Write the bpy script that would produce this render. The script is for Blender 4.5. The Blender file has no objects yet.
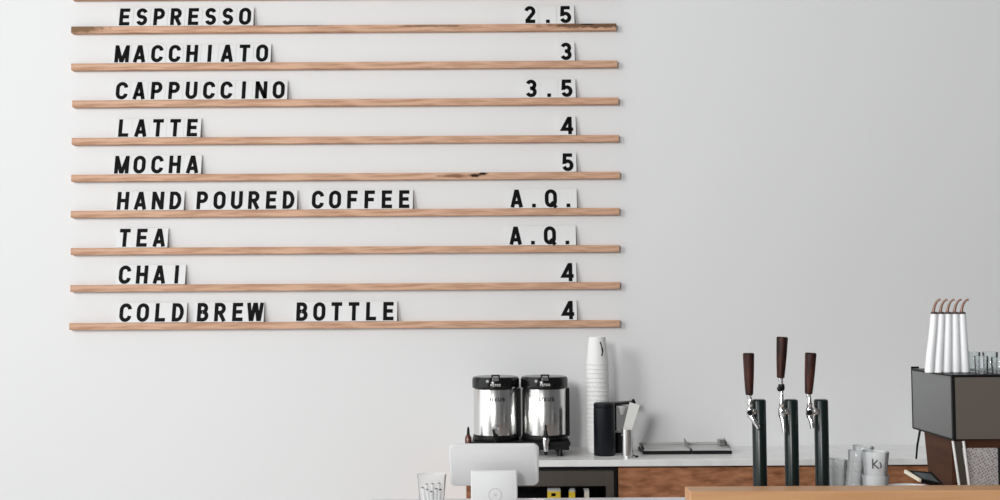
import bpy, bmesh, math, random
from mathutils import Vector, Matrix, Euler
random.seed(7)
PI = math.pi
S = bpy.context.scene
C = S.collection

# ------------------------------------------------------------------ camera
F = 1130.0                     # focal length in px of the 1000 px wide frame
CAM = Vector((0.0, -4.8, 1.52))
PITCH, ROLL = math.radians(2.79), math.radians(-0.33)
Rm = Matrix.Rotation(PI / 2 + PITCH, 3, 'X') @ Matrix.Rotation(ROLL, 3, 'Z')
cd = bpy.data.cameras.new('camera')
cam = bpy.data.objects.new('camera', cd)
C.objects.link(cam)
cam.matrix_world = Matrix.Translation(CAM) @ Rm.to_4x4()
cd.sensor_width = 36.0
cd.lens = F / 1000.0 * 36.0
S.camera = cam


def P(x, y, d):
    """the point seen at pixel x, y that stands d metres in front of the camera plane (wall is at 4.8)"""
    v = Rm @ Vector(((x - 500) / F, -(y - 250) / F, -1))
    return CAM + v * (d / v.y)


def px(d):
    return d / F


# ------------------------------------------------------------------ materials
def mat(name, col, rough=0.5, metal=0.0, spec=0.5, coat=0.0, noise=None, bump=None, trans=0.0, sheen=0):
    m = bpy.data.materials.new(name)
    m.use_nodes = True
    nt = m.node_tree
    b = nt.nodes['Principled BSDF']
    b.inputs['Base Color'].default_value = (*col, 1)
    b.inputs['Roughness'].default_value = rough
    b.inputs['Metallic'].default_value = metal
    b.inputs['Specular IOR Level'].default_value = spec
    b.inputs['Coat Weight'].default_value = coat
    b.inputs['Transmission Weight'].default_value = trans
    if noise or bump:
        tc = nt.nodes.new('ShaderNodeTexCoord')
        mp = nt.nodes.new('ShaderNodeMapping')
        nt.links.new(tc.outputs['Object'], mp.inputs['Vector'])
    if noise:                       # (scale xyz, colour 2, contrast lo, hi, detail)
        sc, c2, lo, hi, det = noise
        mp.inputs['Scale'].default_value = sc
        n = nt.nodes.new('ShaderNodeTexNoise')
        n.inputs['Scale'].default_value = 1
        n.inputs['Detail'].default_value = det
        nt.links.new(mp.outputs['Vector'], n.inputs['Vector'])
        r = nt.nodes.new('ShaderNodeValToRGB')
        r.color_ramp.elements[0].position = lo
        r.color_ramp.elements[1].position = hi
        r.color_ramp.elements[0].color = (*col, 1)
        r.color_ramp.elements[1].color = (*c2, 1)
        nt.links.new(n.outputs['Fac'], r.inputs['Fac'])
        nt.links.new(r.outputs['Color'], b.inputs['Base Color'])
    if bump:                        # (scale, strength)
        n2 = nt.nodes.new('ShaderNodeTexNoise')
        n2.inputs['Scale'].default_value = bump[0]
        n2.inputs['Detail'].default_value = 3
        nt.links.new(tc.outputs['Object'], n2.inputs['Vector'])
        bp = nt.nodes.new('ShaderNodeBump')
        bp.inputs['Strength'].default_value = bump[1]
        bp.inputs['Distance'].default_value = 0.002
        nt.links.new(n2.outputs['Fac'], bp.inputs['Height'])
        nt.links.new(bp.outputs['Normal'], b.inputs['Normal'])
    return m


def glass_mat(name, tint=(0.95, 0.97, 0.97), body=0.06, blend=0.2):
    """thin clear ware: see-through, Fresnel gloss and a trace of milky diffuse"""
    m = bpy.data.materials.new(name)
    m.use_nodes = True
    nt = m.node_tree
    out = nt.nodes['Material Output']
    nt.nodes.remove(nt.nodes['Principled BSDF'])
    tr = nt.nodes.new('ShaderNodeBsdfTransparent')
    tr.inputs['Color'].default_value = (*tint, 1)
    df = nt.nodes.new('ShaderNodeBsdfDiffuse')
    df.inputs['Color'].default_value = (0.85, 0.87, 0.88, 1)
    gl = nt.nodes.new('ShaderNodeBsdfGlossy')
    gl.inputs['Roughness'].default_value = 0.04
    lw = nt.nodes.new('ShaderNodeLayerWeight')
    lw.inputs['Blend'].default_value = blend
    m1 = nt.nodes.new('ShaderNodeMixShader')
    m1.inputs['Fac'].default_value = body
    m2 = nt.nodes.new('ShaderNodeMixShader')
    nt.links.new(tr.outputs[0], m1.inputs[1])
    nt.links.new(df.outputs[0], m1.inputs[2])
    nt.links.new(lw.outputs['Fresnel'], m2.inputs['Fac'])
    nt.links.new(m1.outputs[0], m2.inputs[1])
    nt.links.new(gl.outputs[0], m2.inputs[2])
    nt.links.new(m2.outputs[0], out.inputs['Surface'])
    return m


M = {}
M['wall'] = mat('painted_plaster', (0.80, 0.80, 0.80), 0.7, spec=0.2, bump=(60, 0.04))
M['floor'] = mat('concrete', (0.55, 0.545, 0.54), 0.6, noise=((3, 3, 3), (0.62, 0.61, 0.60), .3, .7, 6))
M['tile'] = mat('white_acrylic', (0.795, 0.795, 0.79), 0.45, spec=0.25)
M['ink'] = mat('black_vinyl', (0.004, 0.004, 0.0045), 0.6, spec=0.1)
M['stone'] = mat('white_quartz', (0.80, 0.80, 0.79), 0.3, noise=((18, 18, 18), (0.72, 0.72, 0.71), .45, .7, 5))
M['stone_front'] = mat('pale_quartz', (0.76, 0.74, 0.75), 0.3, noise=((10, 10, 10), (0.70, 0.69, 0.70), .45, .7, 5))
M['cab_wood'] = mat('red_brown_wood', (0.20, 0.075, 0.033), 0.45, noise=((14, 14, 46), (0.46, 0.205, 0.10), .33, .66, 9), spec=0.3)
M['machine_wood'] = mat('dark_walnut', (0.050, 0.019, 0.010), 0.5, noise=((4, 4, 30), (0.095, 0.038, 0.019), .3, .75, 6), spec=0.2)
M['oak'] = mat('oiled_oak', (0.52, 0.27, 0.125), 0.45, noise=((3, 20, 40), (0.62, 0.345, 0.17), .3, .7, 6))
M['handle_wood'] = mat('rosewood', (0.012, 0.0045, 0.004), 0.4, noise=((90, 90, 14), (0.075, 0.022, 0.014), .42, .70, 5), spec=0.25)
M['black'] = mat('black_plastic', (0.006, 0.006, 0.0065), 0.4, spec=0.25)
M['black_gloss'] = mat('black_gloss', (0.006, 0.006, 0.0065), 0.15, spec=0.4)
M['black_matte'] = mat('matte_black_coat', (0.005, 0.007, 0.010), 0.4, spec=0.25)
M['steel'] = mat('brushed_steel', (0.74, 0.735, 0.72), 0.22, 1.0, bump=(300, 0.03))
M['chrome'] = mat('chrome', (0.75, 0.75, 0.75), 0.12, 1.0)
M['column'] = mat('dark_green_metal', (0.003, 0.010, 0.009), 0.28, 0.0, spec=0.4)
M['paper'] = mat('white_paper', (0.83, 0.83, 0.82), 0.6, spec=0.2)
M['white'] = mat('white_plastic', (0.65, 0.65, 0.65), 0.5, spec=0.2)
M['dark_print'] = mat('dark_grey_print', (0.06, 0.06, 0.065), 0.5)
M['mark'] = mat('pale_grey_print', (0.42, 0.42, 0.42), 0.5)
M['ceramic'] = mat('white_ceramic', (0.83, 0.84, 0.85), 0.3, coat=0.2)
M['copper'] = mat('aged_copper', (0.22, 0.12, 0.085), 0.35, 0.7)
M['bright_bar'] = mat('satin_white_metal', (0.86, 0.86, 0.85), 0.3, 0.25)
M['brown'] = mat('brown_rubber', (0.06, 0.035, 0.028), 0.5)
M['panel_grey'] = mat('grey_steel_panel', (0.27, 0.28, 0.275), 0.3, 0.7, bump=(200, 0.05))
M['panel_taupe'] = mat('taupe_panel', (0.135, 0.115, 0.098), 0.4, 0.2)
M['fridge_panel'] = mat('dark_bronze_steel', (0.075, 0.064, 0.053), 0.42, 0.3)
M['tray_top'] = mat('grey_tray_steel', (0.55, 0.55, 0.53), 0.35, 0.3)
M['frost'] = mat('frosted_plastic', (0.74, 0.74, 0.71), 0.45)
M['yellow'] = mat('yellow_card', (0.72, 0.50, 0.03), 0.5)
M['cream'] = mat('cream_plastic', (0.72, 0.66, 0.54), 0.5)
M['slate'] = mat('slate_screen', (0.10, 0.125, 0.13), 0.25)
M['amber'] = mat('brown_glass', (0.10, 0.03, 0.018), 0.15)
M['glass'] = glass_mat('clear_glass', body=0.10)
M['cup_clear'] = glass_mat('clear_plastic', tint=(0.985, 0.99, 0.99), body=0.40, blend=0.22)
M['cup_thin'] = glass_mat('thin_clear_plastic', tint=(0.99, 0.99, 0.99), body=0.12, blend=0.035)


def rail_mat(name, stains):
    """pale reddish timber; stains: list of (x0, x1, z0, z1, strength, dark) patches that belong to that piece of wood"""
    m = mat(name, (0.42, 0.225, 0.138), 0.6, noise=((7, 25, 90), (0.68, 0.425, 0.29), .30, .62, 8), spec=.2)
    nt = m.node_tree
    b = nt.nodes['Principled BSDF']
    src = b.inputs['Base Color'].links[0].from_socket
    tc = nt.nodes.new('ShaderNodeTexCoord')
    wob = nt.nodes.new('ShaderNodeTexNoise')
    wob.inputs['Scale'].default_value = 45
    nt.links.new(tc.outputs['Object'], wob.inputs['Vector'])
    for (cx, cz, rx, rz, amount, col) in stains:
        mp = nt.nodes.new('ShaderNodeMapping')
        mp.vector_type = 'POINT'
        mp.inputs['Location'].default_value = (-cx / rx, 0, -cz / rz)
        mp.inputs['Scale'].default_value = (1 / rx, 0, 1 / rz)
        nt.links.new(tc.outputs['Object'], mp.inputs['Vector'])
        ln = nt.nodes.new('ShaderNodeVectorMath')
        ln.operation = 'LENGTH'
        nt.links.new(mp.outputs['Vector'], ln.inputs[0])
        ad = nt.nodes.new('ShaderNodeMath')
        ad.operation = 'MULTIPLY_ADD'
        nt.links.new(wob.outputs['Fac'], ad.inputs[0])
        ad.inputs[1].default_value = 1.2
        ad.inputs[2].default_value = -0.6
        a2 = nt.nodes.new('ShaderNodeMath')
        nt.links.new(ln.outputs['Value'], a2.inputs[0])
        nt.links.new(ad.outputs[0], a2.inputs[1])
        mr = nt.nodes.new('ShaderNodeMapRange')
        mr.inputs['From Min'].default_value = 0.6
        mr.inputs['From Max'].default_value = 1.1
        mr.inputs['To Min'].default_value = amount
        mr.inputs['To Max'].default_value = 0
        nt.links.new(a2.outputs[0], mr.inputs['Value'])
        mx = nt.nodes.new('ShaderNodeMix')
        mx.data_type = 'RGBA'
        nt.links.new(mr.outputs[0], mx.inputs['Factor'])
        nt.links.new(src, mx.inputs['A'])
        mx.inputs['B'].default_value = (*col, 1)
        src = mx.outputs['Result']
    nt.links.new(src, b.inputs['Base Color'])
    return m


def mesh_panel_mat():
    """pale perforated sheet: rows of holes"""
    m = mat('perforated_sheet', (0.55, 0.53, 0.53), 0.45, 0.3)
    nt = m.node_tree
    b = nt.nodes['Principled BSDF']
    tc = nt.nodes.new('ShaderNodeTexCoord')
    mp = nt.nodes.new('ShaderNodeMapping')
    mp.inputs['Scale'].default_value = (1 / 0.0075, 0, 1 / 0.0075)
    mp.inputs['Rotation'].default_value = (0, math.radians(28), 0)
    nt.links.new(tc.outputs['Object'], mp.inputs['Vector'])
    v = nt.nodes.new('ShaderNodeTexVoronoi')
    v.inputs['Scale'].default_value = 1
    v.inputs['Randomness'].default_value = 0.35
    nt.links.new(mp.outputs['Vector'], v.inputs['Vector'])
    r = nt.nodes.new('ShaderNodeValToRGB')
    r.color_ramp.elements[0].position = 0.28
    r.color_ramp.elements[0].color = (0.26, 0.22, 0.23, 1)
    r.color_ramp.elements[1].position = 0.42
    r.color_ramp.elements[1].color = (0.56, 0.54, 0.54, 1)
    nt.links.new(v.outputs['Distance'], r.inputs['Fac'])
    nt.links.new(r.outputs['Color'], b.inputs['Base Color'])
    return m


M['perforated'] = mesh_panel_mat()


# ------------------------------------------------------------------ mesh helpers
def obj(name, bm, m, parent=None, smooth=False, angle=35):
    bmesh.ops.recalc_face_normals(bm, faces=bm.faces)
    me = bpy.data.meshes.new(name)
    bm.to_mesh(me)
    bm.free()
    me.materials.append(m)
    o = bpy.data.objects.new(name, me)
    C.objects.link(o)
    if parent:
        o.parent = parent
    if smooth:
        for p in me.polygons:
            p.use_smooth = True
        me.set_sharp_from_angle(angle=math.radians(angle))
    return o


def tag(o, label, cat, group=None):
    o['label'] = label
    o['category'] = cat
    if group:
        o['group'] = group
    return o


def thing(name, label, cat, loc=(0, 0, 0), rz=0, group=None):
    o = bpy.data.objects.new(name, None)
    C.objects.link(o)
    o.location = loc
    o.rotation_euler = (0, 0, rz)
    o.empty_display_size = 0.03
    return tag(o, label, cat, group)


def copy_tree(o, parent=None):
    c = o.copy()
    C.objects.link(c)
    c.parent = parent
    for k in o.children:
        copy_tree(k, c)
    return c


def box(bm, x0, x1, y0, y1, z0, z1, bev=0, seg=2):
    r = bmesh.ops.create_cube(bm, size=1)
    vs = r['verts']
    bmesh.ops.scale(bm, vec=(x1 - x0, y1 - y0, z1 - z0), verts=vs)
    bmesh.ops.translate(bm, vec=((x0 + x1) / 2, (y0 + y1) / 2, (z0 + z1) / 2), verts=vs)
    if bev:
        es = list({e for v in vs for e in v.link_edges})
        bmesh.ops.bevel(bm, geom=es, offset=bev, segments=seg, affect='EDGES', profile=0.5)
    return bm


def Bx(*a, **k):
    return box(bmesh.new(), *a, **k)


def lathe(bm, prof, n=32, at=(0, 0, 0), axis=None):
    """revolve (r, z) pairs; ends on r = 0 are closed by a single vertex"""
    rings = []
    new = []
    for r, z in prof:
        if r < 1e-6:
            v = bm.verts.new((0, 0, z))
            rings.append([v])
            new.append(v)
        else:
            ring = [bm.verts.new((r * math.cos(2 * PI * k / n), r * math.sin(2 * PI * k / n), z)) for k in range(n)]
            rings.append(ring)
            new += ring
    for a, b in zip(rings, rings[1:]):
        for k in range(n):
            k2 = (k + 1) % n
            if len(a) == 1 and len(b) == 1:
                break
            if len(a) == 1:
                bm.faces.new((a[0], b[k], b[k2]))
            elif len(b) == 1:
                bm.faces.new((a[k], b[0], a[k2]))
            else:
                bm.faces.new((a[k], b[k], b[k2], a[k2]))
    if axis is not None:
        q = Vector((0, 0, 1)).rotation_difference(Vector(axis).normalized())
        bmesh.ops.rotate(bm, cent=(0, 0, 0), matrix=q.to_matrix(), verts=new)
    bmesh.ops.translate(bm, vec=at, verts=new)
    return bm


def La(*a, **k):
    return lathe(bmesh.new(), *a, **k)


def tube(bm, pts, rad, n=10):
    """swept round bar through pts (Vectors); rad number or list"""
    pts = [Vector(p) for p in pts]
    rads = rad if isinstance(rad, (list, tuple)) else [rad] * len(pts)
    up = Vector((0.31, 0.17, 0.93))
    rings = []
    for i, p in enumerate(pts):
        t = (pts[min(i + 1, len(pts) - 1)] - pts[max(i - 1, 0)]).normalized()
        a = t.cross(up)
        if a.length < 1e-3:
            a = t.cross(Vector((1, 0, 0)))
        a.normalize()
        b = t.cross(a)
        rings.append([bm.verts.new(p + (a * math.cos(2 * PI * k / n) + b * math.sin(2 * PI * k / n)) * rads[i]) for k in range(n)])
    for r0, r1 in zip(rings, rings[1:]):
        for k in range(n):
            bm.faces.new((r0[k], r0[(k + 1) % n], r1[(k + 1) % n], r1[k]))
    bm.faces.new(rings[0][::-1])
    bm.faces.new(rings[-1])
    return bm


def Tu(*a, **k):
    return tube(bmesh.new(), *a, **k)


def hexa(bm, c):
    """solid from 8 corners: four of one face, then four of the opposite face"""
    v = [bm.verts.new(p) for p in c]
    for f in ((0, 1, 2, 3), (7, 6, 5, 4), (0, 4, 5, 1), (1, 5, 6, 2), (2, 6, 7, 3), (3, 7, 4, 0)):
        bm.faces.new([v[i] for i in f])
    return bm


def rounded_slab(bm, w, h, t, r, n=8, edge=0.003):
    """rounded rectangle w x h standing in the xz plane (centred), thickness t along y"""
    out = []
    for cx, cz, a0 in ((w / 2 - r, h / 2 - r, 0), (-w / 2 + r, h / 2 - r, 90), (-w / 2 + r, -h / 2 + r, 180), (w / 2 - r, -h / 2 + r, 270)):
        for k in range(n + 1):
            a = math.radians(a0 + 90 * k / n)
            out.append((cx + r * math.cos(a), cz + r * math.sin(a)))
    rings = []
    for y, s in ((-t / 2, edge), (-t / 2 + edge, 0), (t / 2 - edge, 0), (t / 2, edge)):
        rings.append([bm.verts.new((x - math.copysign(min(s, abs(x)), x), y, z - math.copysign(min(s, abs(z)), z))) for x, z in out])
    m = len(out)
    for a, b in zip(rings, rings[1:]):
        for k in range(m):
            bm.faces.new((a[k], a[(k + 1) % m], b[(k + 1) % m], b[k]))
    bm.faces.new(rings[0])
    bm.faces.new(rings[-1][::-1])
    return bm


# ------------------------------------------------------------------ lettering (strokes, cap height 1)
def arc(cx, cz, rx, rz, a0, a1, n=10):
    return [(cx + rx * math.cos(math.radians(a0 + (a1 - a0) * k / n)), cz + rz * math.sin(math.radians(a0 + (a1 - a0) * k / n))) for k in range(n + 1)]


T = 0.20
h = T / 2
LO, HI = h, 1 - h
G = {}   # glyph: (width, [(closed, points)])
G['I'] = (T, [(0, [(h, 0), (h, 1)])])
G['L'] = (.56, [(0, [(h, 1), (h, h), (.56, h)])])
G['E'] = (.58, [(0, [(.57, HI), (h, HI), (h, LO), (.58, LO)]), (0, [(h, .51), (.53, .51)])])
G['F'] = (.57, [(0, [(.57, HI), (h, HI), (h, 0)]), (0, [(h, .49), (.52, .49)])])
G['H'] = (.64, [(0, [(h, 0), (h, 1)]), (0, [(.64 - h, 0), (.64 - h, 1)]), (0, [(h, .51), (.64 - h, .51)])])
G['T'] = (.60, [(0, [(0, HI), (.60, HI)]), (0, [(.30, HI), (.30, 0)])])
G['N'] = (.66, [(0, [(h, 0), (h, 1)]), (0, [(.66 - h, 0), (.66 - h, 1)]), (0, [(h, .96), (.66 - h, .04)])])
G['M'] = (.80, [(0, [(h, 0), (h, 1)]), (0, [(.80 - h, 0), (.80 - h, 1)]), (0, [(h + .01, .93), (.37, LO), (.43, LO), (.79 - h, .93)])])
G['W'] = (.92, [(0, [(.09, 1), (.215, LO), (.285, LO), (.425, HI), (.495, HI), (.635, LO), (.705, LO), (.83, 1)])])
G['A'] = (.68, [(0, [(.09, 0), (.305, HI), (.375, HI), (.59, 0)]), (0, [(.16, .27), (.52, .27)])])
G['K'] = (.66, [(0, [(h, 0), (h, 1)]), (0, [(.59, 1), (h + .02, .42)]), (0, [(.25, .56), (.59, 0)])])
G['X'] = (.66, [(0, [(.09, 0), (.57, 1)]), (0, [(.09, 1), (.57, 0)])])
OUT = arc(.33, .655, .235, .25, 0, 180, 12) + arc(.33, .345, .235, .25, 180, 360, 12)
G['O'] = (.66, [(1, OUT)])
G['Q'] = (.68, [(1, OUT), (0, [(.36, .30), (.62, -.02)])])
G['C'] = (.64, [(0, arc(.33, .655, .235, .25, 5, 180, 12) + arc(.33, .345, .235, .25, 180, 355, 12))])
G['U'] = (.64, [(0, [(h, 1)] + arc(.32, .325, .225, .23, 180, 360, 12) + [(.64 - h, 1)])])
G['D'] = (.64, [(1, [(h, LO), (.27, LO)] + arc(.27, .5, .275, .405, -80, 80, 12) + [(.27, HI), (h, HI)])])
G['P'] = (.61, [(0, [(h, 0), (h, HI)] + arc(.31, .675, .205, .23, 90, -90, 10) + [(h, .445)])])
G['R'] = (.64, [(0, [(h, 0), (h, HI)] + arc(.31, .69, .20, .215, 90, -90, 10) + [(h, .475)]), (0, [(.30, .475), (.55, 0)])])
G['B'] = (.62, [(0, [(.28, .51), (h, .51), (h, HI)] + arc(.30, .71, .185, .195, 90, -90, 8)), (0, [(h, .52), (h, LO)] + arc(.31, .30, .215, .21, -90, 90, 8))])
G['S'] = (.60, [(0, arc(.30, .70, .205, .205, 15, 270, 14) + arc(.30, .30, .205, .205, 88, -165, 14))])
G['2'] = (.62, [(0, arc(.305, .685, .21, .22, 170, -25, 12) + [(.12, .13)]), (0, [(.05, LO), (.60, LO)])])
G['3'] = (.62, [(0, arc(.30, .70, .20, .205, 160, -80, 12)), (0, arc(.30, .295, .215, .205, 85, -160, 12)), (0, [(.24, .51), (.34, .51)])])
G['4'] = (.66, [(0, [(.48, 0), (.48, 1)]), (0, [(.44, .95), (.08, .29), (.66, .29)])])
G['5'] = (.62, [(0, [(.56, HI), (.14, HI), (.115, .50)] + arc(.305, .325, .22, .235, 130, -160, 14))])
G['.'] = (.20, [(0, [(.10, 0), (.10, .20)])])


def ribbon(bm, pts, w, closed, y0, y1, place, step=None):
    """flat band of width w along a 2D polyline, solid from depth y0 to y1; place(x, z, y) makes the 3D point"""
    pts = [Vector(p) for p in pts]
    clean = [pts[0]]
    for p in pts[1:]:
        if (p - clean[-1]).length > 1e-4:
            clean.append(p)
    if closed and (clean[0] - clean[-1]).length < 1e-4:
        clean.pop()
    if step:                        # short pieces, so that the band can follow a curved surface
        fine = []
        for i in range(len(clean) if closed else len(clean) - 1):
            p, q = clean[i], clean[(i + 1) % len(clean)]
            k = max(1, int((q - p).length / step))
            fine += [p.lerp(q, j / k) for j in range(k)]
        if not closed:
            fine.append(clean[-1])
        clean = fine
    pts = clean
    n = len(pts)
    L, Rr = [], []
    for i, p in enumerate(pts):
        a = pts[i - 1] if (i > 0 or closed) else None
        b = pts[(i + 1) % n] if (i < n - 1 or closed) else None
        d0 = (p - a).normalized() if a is not None else None
        d1 = (b - p).normalized() if b is not None else None
        if d0 is None:
            d0 = d1
        if d1 is None:
            d1 = d0
        n0, n1 = Vector((-d0.y, d0.x)), Vector((-d1.y, d1.x))
        m = (n0 + n1)
        m = m.normalized() if m.length > 1e-4 else n0
        k = min(1 / max(m.dot(n0), 0.3), 2.2) * w / 2
        L.append(p + m * k)
        Rr.append(p - m * k)
    vs = [[bm.verts.new(place(q.x, q.y, y)) for q in side] for side in (L, Rr) for y in (y0, y1)]
    Lf, Lb, Rf, Rb = vs
    rng = range(n) if closed else range(n - 1)
    for i in rng:
        j = (i + 1) % n
        bm.faces.new((Lf[i], Lf[j], Rf[j], Rf[i]))
        bm.faces.new((Lb[i], Rb[i], Rb[j], Lb[j]))
        bm.faces.new((Lf[i], Lb[i], Lb[j], Lf[j]))
        bm.faces.new((Rf[i], Rf[j], Rb[j], Rb[i]))
    if not closed:
        bm.faces.new((Lf[0], Rf[0], Rb[0], Lb[0]))
        bm.faces.new((Lf[-1], Lb[-1], Rb[-1], Rf[-1]))


def word(bm, text, cap, y0, y1, place, wide=1.0, step=None):
    """text centred on x = 0, standing on z = 0"""
    gap = 0.14
    total = sum(G[c][0] * wide + gap for c in text) - gap
    x = -total / 2
    for c in text:
        for closed, pts in G[c][1]:
            ribbon(bm, [((x + p[0] * wide) * cap, p[1] * cap) for p in pts], T * cap, closed, y0, y1, place, step)
        x += G[c][0] * wide + gap


# ------------------------------------------------------------------ room
def struct(name, bm, m):
    o = obj(name, bm, m)
    o['kind'] = 'structure'
    return o


struct('wall_back', Bx(-4.5, 4.5, 0, 0.15, 0, 3.6), M['wall'])
struct('floor', Bx(-4.5, 4.5, -8, 0.0, -0.1, 0), M['floor'])

# ------------------------------------------------------------------ menu rails and letter tiles
RAILS = [28.5, 65.5, 102.5, 140.0, 176.8, 213.0, 250.2, 287.2, 325.3]
LEFT = [71, 71, 72, 71.5, 71, 70.5, 70.5, 70, 69]
RIGHT = [616.5, 617.5, 618.5, 619, 620, 619.5, 619.5, 620, 620]
ROWS = [
    ([('ESPRESSO', 116.3, 253.8)], ('2.5', 575.5)),
    ([('MACCHIATO', 113.5, 271)], ('3', 575.8)),
    ([('CAPPUCCINO', 113.2, 287.5)], ('3.5', 576.8)),
    ([('LATTE', 115.3, 201)], ('4', 577)),
    ([('MOCHA', 113.2, 201.5)], ('5', 577.5)),
    ([('HAND', 114.5, 184.3), ('POURED', 193.8, 297.3), ('COFFEE', 309.2, 413)], ('A.Q.', 578)),
    ([('TEA', 116.3, 168)], ('A.Q.', 577)),
    ([('CHAI', 116.3, 185.5)], ('4', 577.5)),
    ([('COLD', 116.8, 186.8), ('BREW', 194.3, 264), ('BOTTLE', 293.5, 397.2)], ('4', 578)),
]
ORD = ['first', 'second', 'third', 'fourth', 'fifth', 'sixth', 'seventh', 'eighth', 'ninth', 'tenth']
RH, RD = 0.0290, 0.030            # rail height and depth
CAP, TW, TH, TT = 0.0795, 0.0715, 0.0855, 0.0025
LEAN = math.radians(12.5)
letter_mesh, tile_mesh = {}, {}


def letter_tile(ch, loc, label, group, wide):
    """acrylic tile leaning against the wall: its lower edge stands on the rail"""
    key = round(wide, 4)
    if key not in tile_mesh:
        t = obj('letter_tile', Bx(-key / 2, key / 2, -TT, 0, 0, TH), M['tile'])
        tile_mesh[key] = t.data
    else:
        t = bpy.data.objects.new('letter_tile', tile_mesh[key])
        C.objects.link(t)
    t.location = loc
    t.rotation_euler = (-LEAN, 0, 0)
    name = 'printed_dot' if ch == '.' else ('printed_digit' if ch.isdigit() else 'printed_letter')
    if ch not in letter_mesh:
        bm = bmesh.new()
        word(bm, ch, CAP, -TT - 0.0008, -TT + 0.0004, lambda x, z, y: (x, y, z + 0.003), wide=0.95)
        l = obj(name, bm, M['ink'], t)
        letter_mesh[ch] = l.data
    else:
        l = bpy.data.objects.new(name, letter_mesh[ch])
        C.objects.link(l)
        l.parent = t
    return tag(t, label, 'letter tile', group)


def rail(yc, xl, xr, label, m):
    yc -= 0.25
    a, b = P(xl, yc, 4.8 - RD), P(xr, yc, 4.8 - RD)
    c = P(345, yc, 4.8 - RD)
    L = b.x - a.x
    bm = Bx(0, L, -RD, 0, -RH / 2, RH / 2, bev=0.0012, seg=1)
    o = obj('menu_rail', bm, m)
    o.location = (a.x, 0, c.z)
    tag(o, label, 'menu rail', 'wooden menu rails on the wall')
    return c.z + RH / 2


M['rail'] = rail_mat('rail_timber', [])
dark, mid = (0.018, 0.010, 0.007), (0.20, 0.115, 0.055)
M['rail_stained'] = rail_mat('rail_timber_stained', [(0.03, 0.006, 0.12, 0.018, .95, mid), (2.22, 0.006, .22, .012, .9, (.12, .06, .03)), (2.20, 0.012, .035, .004, 1, dark), (1.55, 0.008, .18, .006, .6, (.12, .06, .03)), (0.95, .012, .2, .004, .6, (.14, .07, .04))])
M['rail_knot'] = rail_mat('rail_timber_knot', [(1.71, 0.002, .03, .009, 1, dark), (1.745, 0.009, .022, .006, 1, dark), (1.62, 0.000, .07, .008, .75, (.16, .07, .035))])

rail(-4.9, 72, 616, 'pale wooden menu rail at the top edge, above the ESPRESSO rail', M['rail'])
for i, (words_, (price, pr)) in enumerate(ROWS):
    full = ' '.join(w for w, _, _ in words_)
    m = M['rail_stained'] if i == 0 else M['rail_knot'] if i == 4 else M['rail']
    look = ('pale wooden menu rail with dark stained ends carrying the word %s' if i == 0 else
            'pale wooden menu rail with a black knot carrying the word %s' if i == 4 else
            'pale wooden menu rail carrying the words %s' if ' ' in full else 'pale wooden menu rail carrying the word %s') % full
    top = rail(RAILS[i], LEFT[i], RIGHT[i], look, m)
    yb = -0.024
    pw = 17.75 if price in ('2.5', '3.5') else 17.2
    pr -= 1.1
    row = 'the %s row' % full
    for w, xl, xr in words_:
        p = (xr - xl) / len(w)
        for k, ch in enumerate(w):
            q = P(xl + p * (k + .5), RAILS[i], 4.8 - 0.014)
            where = 'of %s' % w
            letter_tile(ch, (q.x, yb, top + 0.0006), 'white tile with black letter %s, %s letter %s on the menu' % (ch, ORD[k], where), 'letter tiles on the menu rails', p * px(4.786) - 0.00012)
    n = len(price)
    for k, ch in enumerate(price):
        q = P(pr - pw * (n - k - .5), RAILS[i], 4.8 - 0.014)
        if ch == '.':
            lab = 'white tile with black dot%s in the price of %s' % (' after Q' if k == 3 else ' after A' if n == 4 else '', row)
        elif n == 1:
            lab = 'white tile with black digit %s, the price at right of %s' % (ch, row)
        else:
            lab = 'white tile with black %s %s in the price of %s' % ('digit' if ch.isdigit() else 'letter', ch, row)
        letter_tile(ch, (q.x, yb, top + 0.0006), lab, 'price tiles on the menu rails', pw * px(4.786) - 0.00012)

# ------------------------------------------------------------------ back counter
ZC = 0.92                                     # worktop height
DB = 4.40                                     # distance of its front edge
yB = DB - 4.8
x_end = P(466, 470, DB).x
t = thing('worktop', 'long white stone worktop along the wall behind the bar', 'worktop')
obj('slab', Bx(x_end - 0.015, 3.6, yB, -0.001, ZC - 0.026, ZC, bev=0.003), M['stone'], t)
t['kind'] = 'thing'
del t['kind']

xf0, xf1 = P(471.5, 480, DB).x, P(617.5, 480, DB).x
# end panel at the left end of the counter
t = thing('end_panel', 'narrow brown wooden end panel left of the dark fridge', 'cabinet panel', (x_end, 0, 0))
obj('board', Bx(0, xf0 - x_end - 0.002, yB + 0.015, -0.002, 0, ZC - 0.0265, bev=0.002), M['cab_wood'], t)
# under-counter fridge
t = thing('undercounter_fridge', 'dark under-counter fridge below the two coffee dispensers', 'fridge', (xf0, yB + 0.015, 0))
W = xf1 - xf0
bm = bmesh.new()
zt = ZC - 0.032
zo = P(575, 486.5, DB).z                       # top of the opening
box(bm, 0, W, 0.02, 0.37, 0.10, zt)
bx_ = bm
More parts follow.
